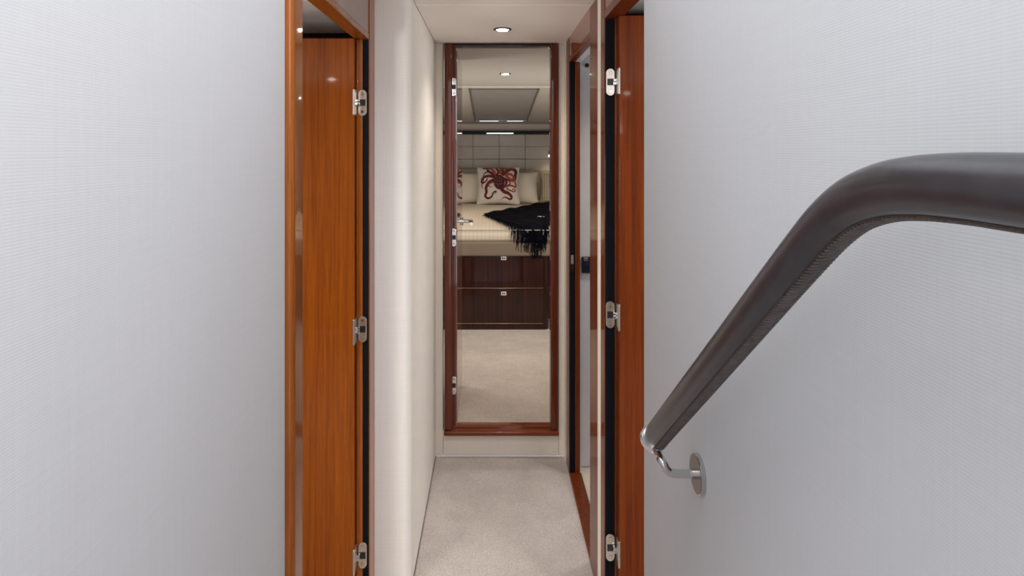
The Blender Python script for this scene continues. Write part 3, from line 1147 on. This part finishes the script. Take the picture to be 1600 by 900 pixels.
p = bed_pt(0.46, 5.93, 0.022)
box(bm, p.x - 0.020, p.x + 0.020, p.y - 0.03, p.y + 0.03, p.z, p.z + 0.003, 0.001, 1)
bmesh.ops.rotate(bm, verts=bm.verts[:], cent=p, matrix=Matrix.Rotation(0.5, 3, 'Z'))
obj('care_tag', bm, plain('white_tag', (0.75, 0.7, 0.6, 1), 0.7, var=0.02), cl)

# ================================================================== BATHROOM DETAILS
t = thing('control_panel', (0.53, 3.334, H(-0.64)), 'black control panel with a steel top strip on the white bathroom wall', 'control panel')
bm = B()
box(bm, 0.468, 0.60, 3.318, 3.336, H(-0.637), H(-0.553), 0.003, 2)
obj('housing', bm, M_black, t, True)
bm = B()
box(bm, 0.476, 0.592, 3.3155, 3.3185, H(-0.625), H(-0.577), 0.001, 1)
obj('screen', bm, plain('dark_blue_display', (0.012, 0.025, 0.05, 1), 0.1, coat=0.5, var=0.4, vscale=30), t)
bm = B()
box(bm, 0.478, 0.500, 3.314, 3.319, H(-0.573), H(-0.556), 0.001, 1)
box(bm, 0.512, 0.590, 3.314, 3.319, H(-0.573), H(-0.556), 0.001, 1)
obj('button', bm, M_satin, t)
t = thing('wall_hook', (0.497, 3.33, H(0.443)), 'small bronze knob high on the white bathroom wall', 'hook')
bm = B()
cyl(bm, (0.497, 3.337, H(0.443)), (0.497, 3.328, H(0.443)), 0.011, seg=20)
cyl(bm, (0.497, 3.328, H(0.443)), (0.497, 3.316, H(0.443)), 0.005, 0.007, seg=16)
obj('knob', bm, M_bronze, t, True)

# ================================================================== HANDRAIL
XR = 0.30
RR = 0.0216


def rp(px, py):
    y = XR * 1000 / (px - 768)
    return Vector((XR, y, H(-(py - 235) / 1000 * y)))


ctrl = [rp(1024, 682), rp(1075, 619), rp(1130, 551), rp(1200, 464), rp(1262, 388), rp(1300, 345), rp(1338, 315), rp(1385, 297), rp(1440, 290.5), rp(1510, 291.5), rp(1590, 297.5), rp(1700, 306), rp(1950, 325), rp(2600, 375)]
path = spline(ctrl, 14)
t = thing('handrail', (0.37, 0.93, H(-0.6)), 'black leather wrapped stair handrail on the right wall', 'handrail')
M_leather = plain('black_leather', (0.032, 0.030, 0.035, 1), 0.28, var=0.18, vscale=70, spec=0.6)
bm = B()
tube(bm, path, RR, 40)
grip = obj('leather_grip', bm, M_leather, t, True)


def rail_frame(i):
    p = path[i]
    tt = (path[min(i + 1, len(path) - 1)] - path[max(i - 1, 0)]).normalized()
    nx_ = Vector((1, 0, 0))
    nx_ = (nx_ - tt * nx_.dot(tt)).normalized()
    dn = tt.cross(nx_)
    if dn.z > 0:
        dn = -dn
    return p, tt, nx_, dn


# arc length resample for the lacing
cum = [0]
for a, b in zip(path, path[1:]):
    cum.append(cum[-1] + (b - a).length)


def at_len(s):
    for i in range(len(path) - 1):
        if cum[i + 1] >= s:
            f = (s - cum[i]) / (cum[i + 1] - cum[i])
            p0, t0, n0, d0 = rail_frame(i)
            p1, t1, n1, d1 = rail_frame(i + 1)
            return p0.lerp(p1, f), t0.lerp(t1, f).normalized(), n0.lerp(n1, f).normalized(), d0.lerp(d1, f).normalized()
    return rail_frame(len(path) - 1)


bm = B()
s = 0.004
tot = cum[-1] - 0.02
i = 0
AC = math.radians(-12)      # seam sits underneath, turned a little toward the stairs
while s < tot:
    pts = []
    for k in range(7):
        f = k / 6
        ang = AC + math.radians(-28 + 56 * f)
        p, tt, n, d = at_len(s + 0.008 * (1 - abs(2 * f - 1)))
        rr = RR + 0.0002 + 0.0012 * math.sin(f * PI)
        pts.append(p + (d * math.cos(ang) - n * math.sin(ang)) * rr)
    tube(bm, pts, 0.0019, 8)
    s += 0.0062
    i += 1
obj('laced_seam', bm, plain('dark_brown_lacing', (0.075, 0.058, 0.052, 1), 0.5, var=0.3, vscale=90), grip, True)
bm = B()
for e in (-31, 31):
    pts = []
    s = 0.002
    while s < tot:
        p, tt, n, d = at_len(s)
        ang = AC + math.radians(e)
        pts.append(p + (d * math.cos(ang) - n * math.sin(ang)) * (RR + 0.0001))
        s += 0.01
    tube(bm, pts, 0.0009, 6)
obj('seam_edge', bm, plain('brown_seam_edge', (0.05, 0.028, 0.02, 1), 0.6, var=0.3, vscale=60), grip, True)

p0, t0, n0, d0 = rail_frame(0)
bm = B()
cyl(bm, p0 - t0 * 0.018, p0 + t0 * 0.006, RR + 0.0036, seg=48)
es = [e for e in bm.edges if len(e.link_faces) == 2 and e.calc_face_angle(0) > 1.2]
bmesh.ops.bevel(bm, geom=es, offset=0.002, segments=3, affect='EDGES')
obj('end_collar', bm, M_chrome, t, True)
bm = B()
wx = 0.37


def cp(px, py, X):
    y = X * 1000 / (px - 768)
    return Vector((X, y, H(-(py - 235) / 1000 * y)))


disc = Vector((wx, 1.134, H(-0.573)))
root = p0 - t0 * 0.007 + d0 * (RR + 0.001)
k1 = Vector((0.302, 1.134, H(-0.573) + 0.022))
k2 = Vector((0.315, 1.134, H(-0.573) + 0.003))
arm = spline([root, root.lerp(k1, 0.5), k1, k2, Vector((0.340, 1.134, H(-0.573))), disc - Vector((0.004, 0, 0))], 8)
tube(bm, arm, 0.0074, 18)
obj('bracket_arm', bm, M_chrome, t, True)
bm = B()
cyl(bm, disc - Vector((0.0085, 0, 0)), disc, 0.034, seg=56)
es = [e for e in bm.edges if len(e.link_faces) == 2 and e.calc_face_angle(0) > 1.2]
bmesh.ops.bevel(bm, geom=es, offset=0.0015, segments=3, affect='EDGES')
wp = obj('wall_plate', bm, M_chrome, t, True)
bm = B()
cyl(bm, disc - Vector((0.018, 0, 0)), disc - Vector((0.008, 0, 0)), 0.0085, seg=24)
obj('plate_boss', bm, M_chrome, wp, True)
bm = B()
cyl(bm, disc - Vector((0.0092, 0, 0)), disc - Vector((0.0080, 0, 0)), 0.0325, seg=56)
obj('plate_face', bm, plain('dark_reflection_face', (0.22, 0.19, 0.18, 1), 0.25, 1.0, var=0.05), wp, True)  # dark reflection in the chrome plate, put into this disc's colour
